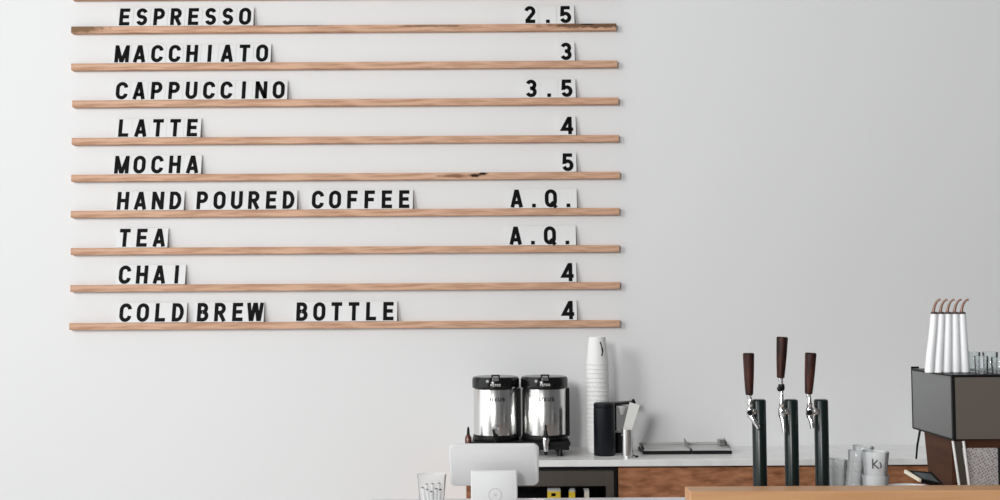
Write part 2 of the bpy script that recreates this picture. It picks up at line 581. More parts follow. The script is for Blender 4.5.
# opening: carcass made of walls
bm.free()
bm = bmesh.new()
box(bm, 0, W, 0.36, 0.375, 0.08, zt)           # back
box(bm, 0, 0.02, 0.0, 0.36, 0.08, zt)          # sides
box(bm, W - 0.02, W, 0.0, 0.36, 0.08, zt)
box(bm, 0.02, W - 0.02, 0.0, 0.36, zt - 0.02, zt)
box(bm, 0.02, W - 0.02, 0.0, 0.36, 0.08, 0.12)
obj('carcass', bm, M['black'], t)
obj('front_panel', Bx(0.012, W - 0.014, -0.012, -0.0005, zo, zt - 0.008, bev=0.002), M['fridge_panel'], t)
obj('panel_lip', Bx(0.012, W - 0.014, -0.016, -0.0005, zt - 0.0075, zt - 0.002), M['black'], t)
obj('stile', Bx(W - 0.045, W - 0.014, -0.018, -0.0125, 0.12, zt - 0.012, bev=0.001), M['fridge_panel'], t)
ZS = zo - 0.105                                # shelf inside
obj('shelf', Bx(0.02, W - 0.02, 0.01, 0.355, ZS - 0.012, ZS), M['black'], t)
for k in range(4):
    obj('foot', La([(0, 0), (.018, 0), (.018, .08), (0, .08)], 12, at=((.05, W - .05)[k % 2], (.05, .32)[k // 2], 0)), M['black'], t)
fy = yB + 0.015
# cartons in the fridge
for (x0, x1, kind) in ((547.5, 560.5, 0), (569, 575, 1), (584.5, 589, 2)):
    a, b = P(x0, 490, DB + .05), P(x1, 490, DB + .05)
    w = b.x - a.x
    hh = P(553, 488.2 + kind * .4, DB + .05).z - ZS
    t = thing('drink_carton', ['wide yellow carton with white top and dark band in the fridge', 'narrow yellow carton with white slanted top in the fridge', 'narrow cream carton on the right of the fridge shelf'][kind], 'carton', ((a.x + b.x) / 2, fy + 0.045, ZS + .0005), group='cartons in the fridge')
    bm = Bx(-w / 2, w / 2, -.02, .02, 0, hh - .011, bev=.0015)
    obj('body', bm, M['yellow'] if kind < 2 else M['cream'], t)
    bm = bmesh.new()
    lean = (0, -.006, .006)[kind]
    hexa(bm, [(-w / 2, -.02, hh - .011), (w / 2, -.02, hh - .011), (w / 2, .02, hh - .011), (-w / 2, .02, hh - .011),
              (-w / 2 + .001 - lean, -.004, hh), (w / 2 - .001 - lean * 0, -.004, hh), (w / 2 - .001, .004, hh), (-w / 2 + .001 - lean, .004, hh)])
    obj('folded_top', bm, M['paper'], t)
    if kind == 0:
        obj('printed_band', Bx(-w * .22, w * .12, -.0206, -.0199, hh - .030, hh - .018), M['ink'], t)

# wooden cabinet
xc0, xc1 = P(618.5, 480, DB).x, 3.6
t = thing('back_cabinet', 'long reddish brown wooden cabinet under the white worktop', 'cabinet', (xc0, yB + 0.015, 0))
obj('carcass', Bx(0, xc1 - xc0, 0.02, 0.38, 0.09, ZC - 0.0265), M['cab_wood'], t)
obj('front_board', Bx(0.001, xc1 - xc0, 0, 0.0195, 0.09, ZC - 0.033, bev=0.001), M['cab_wood'], t)
obj('plinth', Bx(0.0, xc1 - xc0, 0.05, 0.36, 0, 0.0895), M['black'], t)

# ------------------------------------------------------------------ coffee dispensers on their stand
DA = 4.60
ya = DA - 4.8
c1, c2 = P(496, 440, DA), P(544.6, 440, DA)
zst = P(520, 441.5, DA - .09).z                # top of the stand
sx0, sx1 = P(472, 440, DA).x, P(569, 440, DA).x
cx = (sx0 + sx1) / 2
t = thing('dispenser_stand', 'low black stand under the two steel coffee dispensers', 'stand', (cx, ya, ZC))
hs = zst - ZC
hw = (sx1 - sx0) / 2
obj('platform', Bx(-hw, hw, -.10, .10, hs - .018, hs - .0005, bev=.004), M['black'], t)
obj('skirt', Bx(-hw + .005, hw - .005, -.094, -.086, hs - .034, hs - .0185), M['black'], t)
for sx in (-1, 1):
    for sy in (-1, 1):
        obj('leg', La([(0, 0), (.013, 0), (.011, .008), (.009, .012), (.009, hs - .018), (0, hs - .018)], 14, at=(sx * (hw - .04), sy * .08, 0.0004)), M['black'], t, smooth=True)


def dispenser(cpt, label, kind):
    R = 0.0895
    zt = P(496, 377.5, DA - .09).z - zst          # height to lid top
    zl = P(496, 389.0, DA - .09).z - zst          # lid's lower edge
    t = thing('coffee_dispenser', label, 'coffee dispenser', (cpt.x, ya, zst), group='steel coffee dispensers on the black stand')
    obj('body', La([(0, .018), (R - .003, .018), (R, .022), (R, zl - .006), (R - .004, zl), (0, zl)], 64), M['steel'], t, smooth=True)
    obj('base_ring', La([(0, 0), (R + .002, 0), (R + .004, .006), (R + .002, .0178), (0, .0178)], 48), M['black'], t, smooth=True)
    Rl = R + .005
    lid = obj('lid', La([(0, zl), (Rl, zl), (Rl + .001, zl + .006), (Rl + .001, zt - .010), (Rl - .004, zt - .002), (Rl - .012, zt), (0, zt)], 64), M['black_gloss'], t, smooth=True)
    # raised latch at the front of the lid
    bm = bmesh.new()
    box(bm, -.017, -.011, -Rl + .002, -Rl + .022, zt - .001, zt + .008, bev=.0015)
    box(bm, .011, .017, -Rl + .002, -Rl + .022, zt - .001, zt + .008, bev=.0015)
    box(bm, -.017, .017, -Rl + .002, -Rl + .010, zt + .005, zt + .011, bev=.0015)
    obj('latch', bm, M['black'], lid)
    obj('latch_plate', Bx(-.013, .013, -Rl - .004, -Rl + .004, zt - .013, zt - .001, bev=.001), M['chrome'], lid)
    # lettering wrapped on the lid and the body
    def wrap(r, z0):
        return lambda x, z, y: ((r - y) * math.sin(x / r), -(r - y) * math.cos(x / r), z0 + z)
    bm = bmesh.new()
    word(bm, 'FETCO', .0095, -.0006, .001, wrap(Rl + .001, zl + .0105), wide=1.2, step=.002)
    obj('lid_lettering', bm, M['frost'], lid)
    bm = bmesh.new()
    word(bm, 'LUXUS', .0155, -.0006, .001, wrap(R, zl - .050), wide=1.4, step=.002)
    obj('body_lettering', bm, M['ink'], t)
    # side handle, right
    bm = bmesh.new()
    box(bm, R - .004, R + .012, -.012, .030, .012, zl - .004, bev=.003)
    obj('side_handle', bm, M['black'], t)
    # tap
    tp = obj('tap', La([(0, 0), (.011, 0), (.011, .022), (0, .022)], 16, at=(0, -R - .001, .020), axis=(0, -1, 0)), M['black'], t, smooth=True)
    if kind == 1:
        obj('tap_lever', Tu([(0, -R - .026, .005), (-.006, -R - .028, .03), (-.011, -R - .030, .052)], [.005, .0045, .004], 10), M['black'], tp, smooth=True)
        ring = [(-.011 + .0125 + .0125 * -math.cos(a) * 1, -R - .030, .058 + .008 * math.sin(a)) for a in [2 * PI * k / 20 for k in range(21)]]
        obj('lever_loop', Tu(ring, .0018, 8), M['chrome'], tp, smooth=True)
        obj('spout', La([(0, -.022), (.007, -.022), (.011, .006), (0, .006)], 16, at=(0, -R - .027, .012)), M['black'], tp, smooth=True)
    else:
        obj('tap_lever', La([(0, 0), (.010, 0), (.0085, .018), (.0045, .030), (.0055, .048), (0, .050)], 16, at=(0, -R - .027, .018)), M['black'], tp, smooth=True)
        obj('spout', La([(0, -.036), (.009, -.036), (.015, .008), (.012, .0178), (0, .0178)], 20, at=(0, -R - .027, 0)), M['chrome'], tp, smooth=True)
        obj('spout_tip', La([(0, -.050), (.007, -.050), (.008, -.0365), (0, -.0365)], 16, at=(0, -R - .027, 0)), M['black'], tp, smooth=True)
    return t


dispenser(c1, 'left steel coffee dispenser with a wire loop on its tap lever', 1)
dispenser(c2, 'right steel coffee dispenser with a bright metal tap spout', 2)

# small brown bottle beside them
q = P(468.3, 444, 4.52)
t = thing('sauce_bottle', 'small brown bottle with black cap left of the coffee dispensers', 'bottle', (q.x, 4.52 - 4.8, ZC))
zz = P(468, 434.5, 4.52).z - ZC
obj('bottle_body', La([(0, 0), (.012, 0), (.0135, .004), (.0135, zz - .012), (.007, zz), (0, zz)], 20), M['amber'], t, smooth=True)
obj('cap', La([(0, zz), (.0065, zz), (.005, zz + .022), (.003, zz + .030), (0, zz + .030)], 16), M['black'], t, smooth=True)

# ------------------------------------------------------------------ paper cup tower
DC = 4.64
cc = P(598.2, 450, DC)
ztop = P(598.2, 337, DC).z
CH, NC = 0.112, 21
pitch = (ztop - ZC - CH) / (NC - 1)
r0, r1, wl = 0.0462, 0.0335, 0.0008
prof = [(r0 + .0008, 0), (r0 + .0014, .0014), (r0 + .0008, .0028), (r0 - .0006, .0034), (r1, CH), (r1 - .001, CH), (r1 - .0015, CH - .006), (0, CH - .006), (0, CH - .0072), (r1 + (r0 - r1) * .0072 / CH - wl, CH - .0072), (r0 - .0006 - wl, .0034), (r0 - .0004, .0), (r0 + .0008, 0)]
ordn = ORD + ['eleventh', 'twelfth', 'thirteenth', 'fourteenth', 'fifteenth', 'sixteenth', 'seventeenth', 'eighteenth', 'nineteenth', 'twentieth']
cup = None
for k in range(NC):
    if cup is None:
        bm = La(prof, 48)
        v0 = None
        cup = o = obj('paper_cup', bm, M['paper'], smooth=True)
        # close the rim
    else:
        o = cup.copy()
        C.objects.link(o)
    dx = random.uniform(-.00012, .00012)
    o.location = (cc.x + dx + .0000 * k, DC - 4.8, ZC + .0005 + pitch * k)
    o.rotation_euler = (0, 0, 0)
    if k == NC - 1:
        lab = 'white paper cup with a black script mark, topmost of the inverted stack'
    elif k == 0:
        lab = 'white paper cup at the bottom of the tall inverted stack on the worktop'
    else:
        lab = 'white paper cup, %s from the bottom of the tall inverted stack' % ordn[k]
    tag(o, lab, 'paper cup', 'paper cups in the tall inverted stack')
top_cup = o
top_cup.rotation_euler = (0, 0, 0)
bm = bmesh.new()


def on_cup(x, z, y):
    r = r0 - .0006 + (r1 - r0) * (z - .004) / (CH - .004) - y
    a = x / max(r, .01)
    return (r * math.sin(a), -r * math.cos(a), z)


script = [(.009, .092), (.0105, .090), (.0125, .083), (.0155, .075), (.0165, .066), (.0180, .058), (.0185, .050), (.0165, .042), (.0150, .036)]
ribbon(bm, script, .0052, False, -.0007, .0008, on_cup, .002)
ribbon(bm, [(.0155, .074), (.0185, .068), (.0210, .062), (.0205, .052), (.018, .050)], .0035, False, -.0007, .0008, on_cup, .002)
obj('script_mark', bm, M['ink'], top_cup)

# ------------------------------------------------------------------ black canister and the things beside it
DK = 4.54
q = P(604.6, 454, DK)
t = thing('canister', 'black cylindrical canister in front of the paper cup tower', 'canister', (q.x, DK - 4.8, ZC))
R = 10.6 * px(DK)
hk = P(604.6, 402.5, DK).z - ZC
obj('body', La([(0, 0), (R - .002, 0), (R, .003), (R, hk - .021), (R - .002, hk - .0185), (0, hk - .0185)], 48), M['black_matte'], t, smooth=True)
obj('lid', La([(0, hk - .018), (R - .001, hk - .018), (R, hk - .015), (R - .001, hk - .004), (R - .005, hk), (0, hk)], 48), M['black_matte'], t, smooth=True)

# pour-over stand: base, post and arm, with a paper cone and a black carafe
DP = 4.635
yp = DP - 4.8
q = P(619.5, 452, DP)
t = thing('pour_over_stand', 'black pour-over stand with long top arm right of the canister', 'stand', (q.x, yp, ZC))
za = P(622, 404.3, DP).z - ZC
obj('base', Bx(-.030, .030, -.035, .045, .0005, .006, bev=.002), M['black'], t)
obj('post', Bx(-.018, -.008, .025, .038, .0065, za - .0045, bev=.001), M['black'], t)
armx0, armx1 = P(611.5, 404, DP).x - q.x, P(635, 404, DP).x - q.x
bm = bmesh.new()
hexa(bm, [(armx0, -.02, za - .004), (armx1, -.02, za + .004), (armx1, .038, za + .004), (armx0, .038, za - .004),
          (armx0, -.02, za + .006), (armx1, -.02, za + .013), (armx1, .038, za + .013), (armx0, .038, za + .006)])
obj('arm', bm, M['black'], t)
obj('arm_knob', La([(0, 0), (.006, 0), (.007, .006), (.004, .012), (0, .012)], 14, at=(armx1 - .008, -.01, za + .0105)), M['black'], t, smooth=True)
# paper cone hanging in the arm
q2 = P(621, 411, DP)
o = obj('filter_cone', La([(.009, -.036), (.0195, .0), (.0187, .0), (.0083, -.035), (0, -.035), (0, -.036), (.009, -.036)], 28, at=(0, 0, 0)), M['paper'], smooth=True)
o.location = (q2.x, yp - .003, ZC + za - .0045)
tag(o, 'small white cone hanging under the black stand arm', 'filter cone')
# carafe
zc_ = P(618, 431, DP).z - ZC
o = thing('carafe', 'short black carafe with grey rim under the white cone', 'carafe', (P(618.3, 450, DP).x, yp - .006, ZC + .0062))
rc = 4.6 * px(DP)
hc = zc_ - .0062
obj('body', La([(0, 0), (rc, 0), (rc, hc - .004), (0, hc - .004)], 28), M['black_gloss'], o, smooth=True)
obj('rim', La([(0, hc - .0038), (rc + .0006, hc - .0038), (rc + .0006, hc), (0, hc)], 28), M['mark'], o, smooth=True)
# steel tin holding leaning frosted lids
DT = 4.47
q = P(627.3, 452, DT)
rt = 5.4 * px(DT)
ht = P(627, 429.5, DT).z - ZC
o = obj('steel_tin', La([(rt, ht), (rt + .0005, 0), (0, 0), (0, .001), (rt - .0008, .001), (rt - .001, ht), (rt, ht)], 32), M['steel'], smooth=True)
o.location = (q.x, DT - 4.8, ZC + .0004)
tag(o, 'small open steel tin holding the leaning frosted sleeves', 'tin')
# leaning sleeves, three of them
a0, a1 = P(627, 432, DT), P(635, 404, DT)
for k in range(3):
    bm = bmesh.new()
    wd, ln, th = .031 - .003 * k, (a1 - a0).length + .020, .0025
    wt2 = wd * 1.35
    hexa(bm, [(-wd / 2, -th / 2, 0), (wd / 2, -th / 2, 0), (wt2 / 2, -th / 2, ln), (-wt2 / 2, -th / 2, ln),
              (-wd / 2, th / 2, 0), (wd / 2, th / 2, 0), (wt2 / 2, th / 2, ln), (-wt2 / 2, th / 2, ln)])
    bmesh.ops.rotate(bm, cent=(0, 0, 0), matrix=Matrix.Rotation(math.atan2(a1.x - a0.x, a1.z - a0.z), 3, 'Y'), verts=bm.verts)
    o = obj('frosted_sleeve', bm, M['frost'])
    dirv = (a1 - a0).normalized()
    st = a0 - dirv * .018
    o.location = (st.x - .002 + .0015 * k, DT - 4.8 - .0055 + .0045 * k, st.z - .002 * k)
    tag(o, ['front frosted white sleeve leaning right out of the steel tin', 'middle frosted white sleeve leaning in the steel tin', 'rear frosted white sleeve leaning in the steel tin'][k], 'sleeve', 'sleeves in the steel tin')
# small black scoop
DQ = 4.47
q = P(635.5, 452.5, DQ)
t = thing('scoop', 'tiny black scoop lying right of the steel tin', 'scoop', (q.x, DQ - 4.8, ZC))
lathe_bm = La([(0, 0), (.006, .0005), (.008, .006), (.0072, .006), (.0055, .0012), (0, .0012)], 18, at=(.004, 0, .0003))
obj('bowl', lathe_bm, M['black'], t, smooth=True)
obj('handle', Tu([(-.001, 0, .0055), (-.012, .004, .011), (-.020, .007, .015)], [.002, .0022, .0022], 8), M['black'], t, smooth=True)

# ------------------------------------------------------------------ two low drip trays
for k, (x0, x1) in enumerate(((643.0, 691.2), (692.2, 732.0))):
    D0, D1 = 4.55, 4.71
    a, b = P(x0, 452.5, D0), P(x1, 452.5, D0)
    w = b.x - a.x
    t = thing('drip_tray', ['left low black tray with brushed grey steel top on the worktop', 'right low black tray with a steel end flap on the worktop'][k], 'tray', ((a.x + b.x) / 2, D0 - 4.8, ZC), group='low trays on the worktop')
    dp = D1 - D0
    obj('base', Bx(-w / 2, w / 2, 0, dp, .0005, .0125, bev=.002), M['black'], t)
    obj('steel_top', Bx(-w / 2 + .003, w / 2 - .003, .004, dp - .003, .0128, .0195, bev=.002), M['tray_top'], t)
    obj('back_guard', Bx(-w / 2 + .004, w / 2 - .004, dp - .010, dp - .0035, .0198, .030, bev=.001), M['tray_top'], t)
    bm = bmesh.new()
    hexa(bm, [(w / 2 - .004, .006, .0198), (w / 2 - .0005, .006, .0198), (w / 2 - .0005, dp - .011, .0198), (w / 2 - .004, dp - .011, .0198),
              (w / 2 - .004, .05, .030), (w / 2 - .0005, .05, .030), (w / 2 - .0005, dp - .011, .047), (w / 2 - .004, dp - .011, .047)])
    obj('end_flap', bm, M['panel_grey'], t)
    if k == 1:
        obj('end_block', Bx(w / 2 - .030, w / 2 - .006, .10, dp - .012, .0198, .044, bev=.002), M['panel_grey'], t)
    if k == 0:
        bm = bmesh.new()
        hexa(bm, [(-w / 2, .004, .0126), (-w / 2 + .010, .004, .0126), (-w / 2 + .010, .06, .0126), (-w / 2, .06, .0126),
                  (-w / 2, .02, .032), (-w / 2 + .003, .02, .032), (-w / 2 + .003, .06, .032), (-w / 2, .06, .032)])
        obj('end_bracket', bm, M['black'], t)

# ------------------------------------------------------------------ front bar
DF = 3.55
yF = DF - 4.8
xl = P(370, 497, DF).x
t = thing('bar_counter', 'white front bar counter at the bottom edge with the card stand', 'counter', (xl, 0, 0))
obj('counter_slab', Bx(0, 3.4 - xl, -2.05, yF, ZC - .035, ZC, bev=.003), M['stone_front'], t)
obj('counter_body', Bx(.05, 3.35 - xl, -1.95, yF - .06, 0, ZC - .0355), M['white'], t)

# oak box ledge
D1, D0 = 3.03, 2.945
a = P(684.5, 487, D1)
zt = P(760, 486.0, D1).z
o = thing('wooden_ledge', 'long pale oak box ledge in front of the beer taps', 'ledge', (a.x, 0, ZC))
hl = zt - ZC
Lx = 2.2
obj('ledge_box', Bx(0, Lx, D0 - 4.8, D1 - 4.8, .0005, hl, bev=.0035, seg=3), M['oak'], o)

# ------------------------------------------------------------------ three beer taps
DTp = 3.22


def beer_tap(xc, ytop, label, handle, kind):
    """handle: (top x, top y, bottom x, bottom y) in the photo"""
    b = P(xc, ytop, DTp)
    t = thing('beer_tap', label, 'beer tap', (b.x, DTp - 4.8, ZC), group='beer taps behind the oak ledge')
    R = 6.9 * px(DTp)
    H = b.z - ZC
    obj('flange', La([(0, 0), (R + .014, 0), (R + .014, .006), (R + .001, .010), (0, .010)], 32), M['column'], t, smooth=True)
    obj('column', La([(0, .0102), (R, .0102), (R, H - .004), (R - .002, H - .001), (R - .004, H), (0, H)], 48), M['column'], t, smooth=True)
    hx0, hy0, hx1, hy1 = handle
    fw = -.014                                        # tap stands in front of the column
    A, B = P(hx1, hy1, DTp + fw) - t.location, P(hx0, hy0, DTp + fw) - t.location
    B.y = A.y
    # tap body: shank from the column, valve body, spout, lever
    zb = H - .055
    bodyx = A.x + .002
    tp = obj('faucet', Tu([(-R * .8, -R * .35, zb + .022), (bodyx * .85, A.y * .85, zb + .022), (bodyx, A.y, zb + .022)], [.008, .0085, .009], 14), M['chrome'], t, smooth=True)
    obj('shank_collar', La([(0, -.004), (.0125, -.004), (.0125, .004), (0, .004)], 18, at=(-R * .97, -R * .42, zb + .022), axis=(bodyx, A.y * .6, 0)), M['steel'], tp, smooth=True)
    ztop_v = A.z - .004
    obj('valve_body', La([(0, zb + .004), (.008, zb + .004), (.0105, zb + .014), (.0105, zb + .030), (.007, zb + .036), (.0085, zb + .042), (.006, zb + .048), (.0045, max(ztop_v, zb + .052)), (0, max(ztop_v, zb + .052))], 20, at=(bodyx, A.y, 0)), M['chrome'], tp, smooth=True)
    if kind == 'mid':
        obj('spout', Tu([(bodyx, A.y, zb + .012), (bodyx + .001, A.y - .008, zb - .012), (bodyx + .003, A.y - .012, zb - .036)], [.008, .0065, .0055], 14), M['chrome'], tp, smooth=True)
        obj('lever_joint', La([(0, -.009), (.008, -.009), (.0095, 0), (.008, .009), (0, .009)], 16, at=(bodyx, A.y, A.z - .026)), M['black'], tp, smooth=True)
        obj('lever_ball', La([(0, -.008), (.006, -.006), (.008, 0), (.006, .006), (0, .008)], 16, at=(bodyx - .006, A.y - .004, A.z - .030)), M['black'], tp, smooth=True)
    else:
        e = (.020 if kind == 'left' else .004)
        obj('spout', Tu([(bodyx, A.y, zb + .012), (bodyx + e * .45, A.y - .009, zb - .004), (bodyx + e, A.y - .012, zb - .024)], [.0085, .007, .006], 14), M['chrome'], tp, smooth=True)
        obj('lever_joint', La([(0, -.006), (.007, -.006), (.008, 0), (.007, .006), (0, .006)], 16, at=(bodyx - .003, A.y - .009, zb + .020), axis=(0, -1, 0)), M['black'], tp, smooth=True)
    # handle
    ax = (B - A)
    L = ax.length
    wt, wb = 5.6 * px(DTp), 3.7 * px(DTp)
    pr = [(0, 0), (wb - .002, 0), (wb, .002)]
    for k in range(1, 10):
        f = k / 10
        pr.append((wb + (wt - wb) * f + .0008 * math.sin(PI * f), L * f))
    pr += [(wt, L - .003), (wt - .002, L), (0, L)]
    hd = obj('tap_handle', La(pr, 32, at=A, axis=ax), M['handle_wood'], t, smooth=True)
    obj('ferrule', La([(0, -.010), (.0062, -.010), (.0075, -.002), (wb - .003, -.0004), (0, -.0004)], 20, at=A, axis=ax), M['chrome'], hd, smooth=True)
    return t


beer_tap(758.8, 399.3, 'left dark beer tap with low brown wooden handle', (748.5, 353, 749.3, 395), 'left')
beer_tap(790.8, 399.3, 'middle beer tap, its brown wooden handle raised highest of the three', (782.3, 336.8, 780.6, 378), 'mid')
beer_tap(820.9, 399.3, 'right beer tap, its reddish wooden handle nearest the stacked clear cups', (810.8, 352.7, 808.6, 394), 'right')

# ------------------------------------------------------------------ stacked clear cups right of the taps
DG = 3.33
cup_h, cup_r0, cup_r1 = .105, .026, .037


def clear_cup(h_, rb, rt_):
    return La([(0, .004), (rb - .0012, .004), (rt_ - .0012, h_), (rt_, h_ + .0008), (rt_ + .0008, h_ - .001), (rb, 0), (0, 0)], 36)


groups_ = [  # px of the stack centre at its foot, top y, lean px, count, scale, distance, words
    (835.5, 459, 2.0, 3, .80, 3.36, 'the short stack beside the right tap'),
    (851.5, 451, 6.0, 4, .62, 3.30, 'the leaning slim stack'),
    (861.5, 446, 3.0, 4, .80, 3.37, 'the tallest stack'),
    (875.5, 451, 1.0, 2, .98, 3.25, 'the wide stack with the black mark'),
]
for gi, (xc, yt, ln, n, sc, d, wds) in enumerate(groups_):
    foot = P(xc, 500, d)
    ztp = P(xc + ln, yt, d).z
    total = ztp - ZC - .002
    hcup = min(.105 * (sc + .15), total * .62)
    stp = (total - hcup) / (n - 1)
    rb, rt_ = .0275 * sc, .0375 * sc
    if (rt_ - rb) / hcup * stp < .0022:
        rb = rt_ - .0024 * hcup / stp
    ang = math.atan2(ln * px(d), total)
    me = None
    for k in range(n):
        if me is None:
            o = obj('clear_cup', clear_cup(hcup, rb, rt_), M['cup_clear'], smooth=True, angle=50)
            me = o.data
        else:
            o = bpy.data.objects.new('clear_cup', me)
            C.objects.link(o)
        o.location = (foot.x + math.sin(ang) * stp * k, d - 4.8, ZC + .0006 + rt_ * math.sin(ang) * .75 + math.cos(ang) * stp * k)
        o.rotation_euler = (0, ang, 0)
        if gi == 3 and k == n - 1:
            lab = 'clear cup with a black k-like mark, top of ' + 'the wide stack'
        else:
            lab = 'clear plastic cup, %s of %s' % ('bottom' if k == 0 else 'top' if k == n - 1 else ORD[k] + ' from the bottom', wds)
        tag(o, lab, 'cup', 'clear cups stacked right of the taps')
    if gi == 3:
        def on_clear(x, z, y, rb=rb, rt_=rt_, hcup=hcup):
            r = rb + (rt_ - rb) * z / hcup - y
            return (r * math.sin(x / r), -r * math.cos(x / r), z)
        bm = bmesh.new()
        zb_ = P(876, 468, d).z - o.location.z
        hh_ = .029
        for pts in ([(-.012, hh_), (-.011, 0)], [(-.010, .012), (.000, .026)], [(-.009, .013), (.004, .001)], [(.006, .020), (.010, .010), (.008, .002)]):
            ribbon(bm, [(p[0] * 1.1 - .006, zb_ + .002 + p[1] * .95) for p in pts], .0036, False, -.0009, .0004, on_clear, .0015)
        obj('black_mark', bm, M['dark_print'], o)

# ------------------------------------------------------------------ espresso machine
DN, DR = 3.15, 3.46
yN, yR = DN - 4.8, DR - 4.8
cn, cr = P(951, 374.8, DN), P(912, 368.4, DR)
X0 = (cn.x + cr.x) / 2
Z1 = (cn.z + cr.z) / 2
Z0 = (P(951.5, 440.5, DN).z + P(912, 428, DR).z) / 2
WM = 0.70
t = thing('espresso_machine', 'boxy espresso machine with grey side panel and dark wooden leg', 'espresso machine', (X0, yN, ZC))
z0, z1 = Z0 - ZC, Z1 - ZC
dm = DR - DN
obj('body', Bx(.004, WM, .004, dm - .004, z0 + .003, z1 - .004), M['black'], t)
obj('top_plate', Bx(-.001, WM, -.001, dm + .001, z1 - .0055, z1, bev=.001), M['black'], t)
obj('side_panel', Bx(0, .0038, .009, dm - .006, z0 + .004, z1 - .0062), M['panel_grey'], t)
obj('back_panel', Bx(.008, WM - .008, 0, .0038, z0 + .003, z1 - .0075), M['panel_taupe'], t)
bm = bmesh.new()
box(bm, -.001, .0075, -.001, .0085, z0, z1 - .006, bev=.0008, seg=1)
obj('corner_post', bm, M['black'], t)
bm = bmesh.new()
box(bm, -.001, .004, dm - .0055, dm + .001, z0, z1 + .006, bev=.0008, seg=1)
box(bm, -.001, .022, dm - .0055, dm + .001, z1 + .0005, z1 + .006, bev=.0008, seg=1)
obj('cup_rail', bm, M['black'], t)
obj('lower_rail', Bx(-.001, .004, .009, dm - .006, z0 - .001, z0 + .0035), M['black'], t)
# wooden side leg under the body
def SP(x, y, xx):
    """point on the machine's side plane (world x = X0 + xx) seen at this pixel, in machine space"""
    v = Rm @ Vector(((x - 500) / F, -(y - 250) / F, -1))
    s = (X0 + xx - CAM.x) / v.x
    return CAM + v * s - Vector((X0, yN, ZC))
c = [SP(924, 431, .012), SP(951.5, 440.5, .012), SP(956, 472, .012), SP(930, 481, .012)]
bm = bmesh.new()
yb0, yb1 = c[0].y, max(c[1].y, .006)
zlow = .012
hexa(bm, [(.012, yb0, z0 + .0025), (.012, yb1, z0 + .0025), (.012, yb1 + .004, zlow), (.012, yb0 - .045, zlow),
          (.034, yb0, z0 + .0025), (.034, yb1, z0 + .0025), (.034, yb1 + .004, zlow), (.034, yb0 - .045, zlow)])
obj('side_leg', bm, M['machine_wood'], t)
obj('base_tray', Bx(.038, WM - .02, .03, dm - .02, .012, .045, bev=.004), M['steel'], t)
for k in range(4):
    obj('foot', La([(0, 0), (.016, 0), (.016, .0115), (0, .0115)], 18, at=((.060, WM - .06)[k % 2], (.05, dm - .05)[k // 2], .0003)), M['black'], t)
# slanted chrome legs with plate between
def NP(x, y, dd=0.0):
    return P(x, y, DN + dd) - Vector((X0, yN, ZC))
lg = obj('slanted_leg', Tu([NP(952.8, 441, .008), NP(959.5, 487, .008), NP(963.0, 509, .008)], .0036, 12), M['bright_bar'], t, smooth=True)
lg2 = obj('slanted_leg', Tu([NP(963.4, 441, .008), NP(969.3, 487, .008), NP(972.3, 509, .008)], .0042, 12), M['bright_bar'], t, smooth=True)
bm = bmesh.new()
p = [NP(955, 441.5, .006), NP(961.5, 441.5, .006), NP(970.0, 508, .006), NP(964.5, 508, .006)]
q_ = [v + Vector((0, .004, 0)) for v in p]
hexa(bm, p + q_)
obj('leg_plate', bm, M['fridge_panel'], t)
# wooden underside band, perforated screen, black post
a, b = NP(954.0, 441, .02), NP(998, 447.5, .02)
obj('wooden_band', Bx(a.x, WM - .03, .0145, .03, b.z, z0 + .0025), M['machine_wood'], t)
a, b = NP(967.5, 447.5, .02), NP(998.3, 500, .02)
obj('perforated_screen', Bx(a.x - .004, b.x, .016, .020, .05, a.z - .0005), M['perforated'], t)
obj('black_post', Bx(b.x + .0005, b.x + .022, .010, .030, .045, a.z - .0005, bev=.001), M['black'], t)
obj('perforated_screen', Bx(b.x + .023, WM - .03, .016, .020, .05, a.z - .0005), M['perforated'], t)
# steam wand at the far side
p0, p1 = P(918.8, 430, DR - .012) - Vector((X0, yN, ZC)), P(916.2, 459, DR - .012) - Vector((X0, yN, ZC))
p0.z = z0 + .004
obj('steam_wand', Tu([p0 + Vector((0.006, 0, 0)), p0 + Vector((.0035, 0, -.010)), p0.lerp(p1, .6), p1], [.004, .0036, .0032, .0028], 10), M['black'], t, smooth=True)

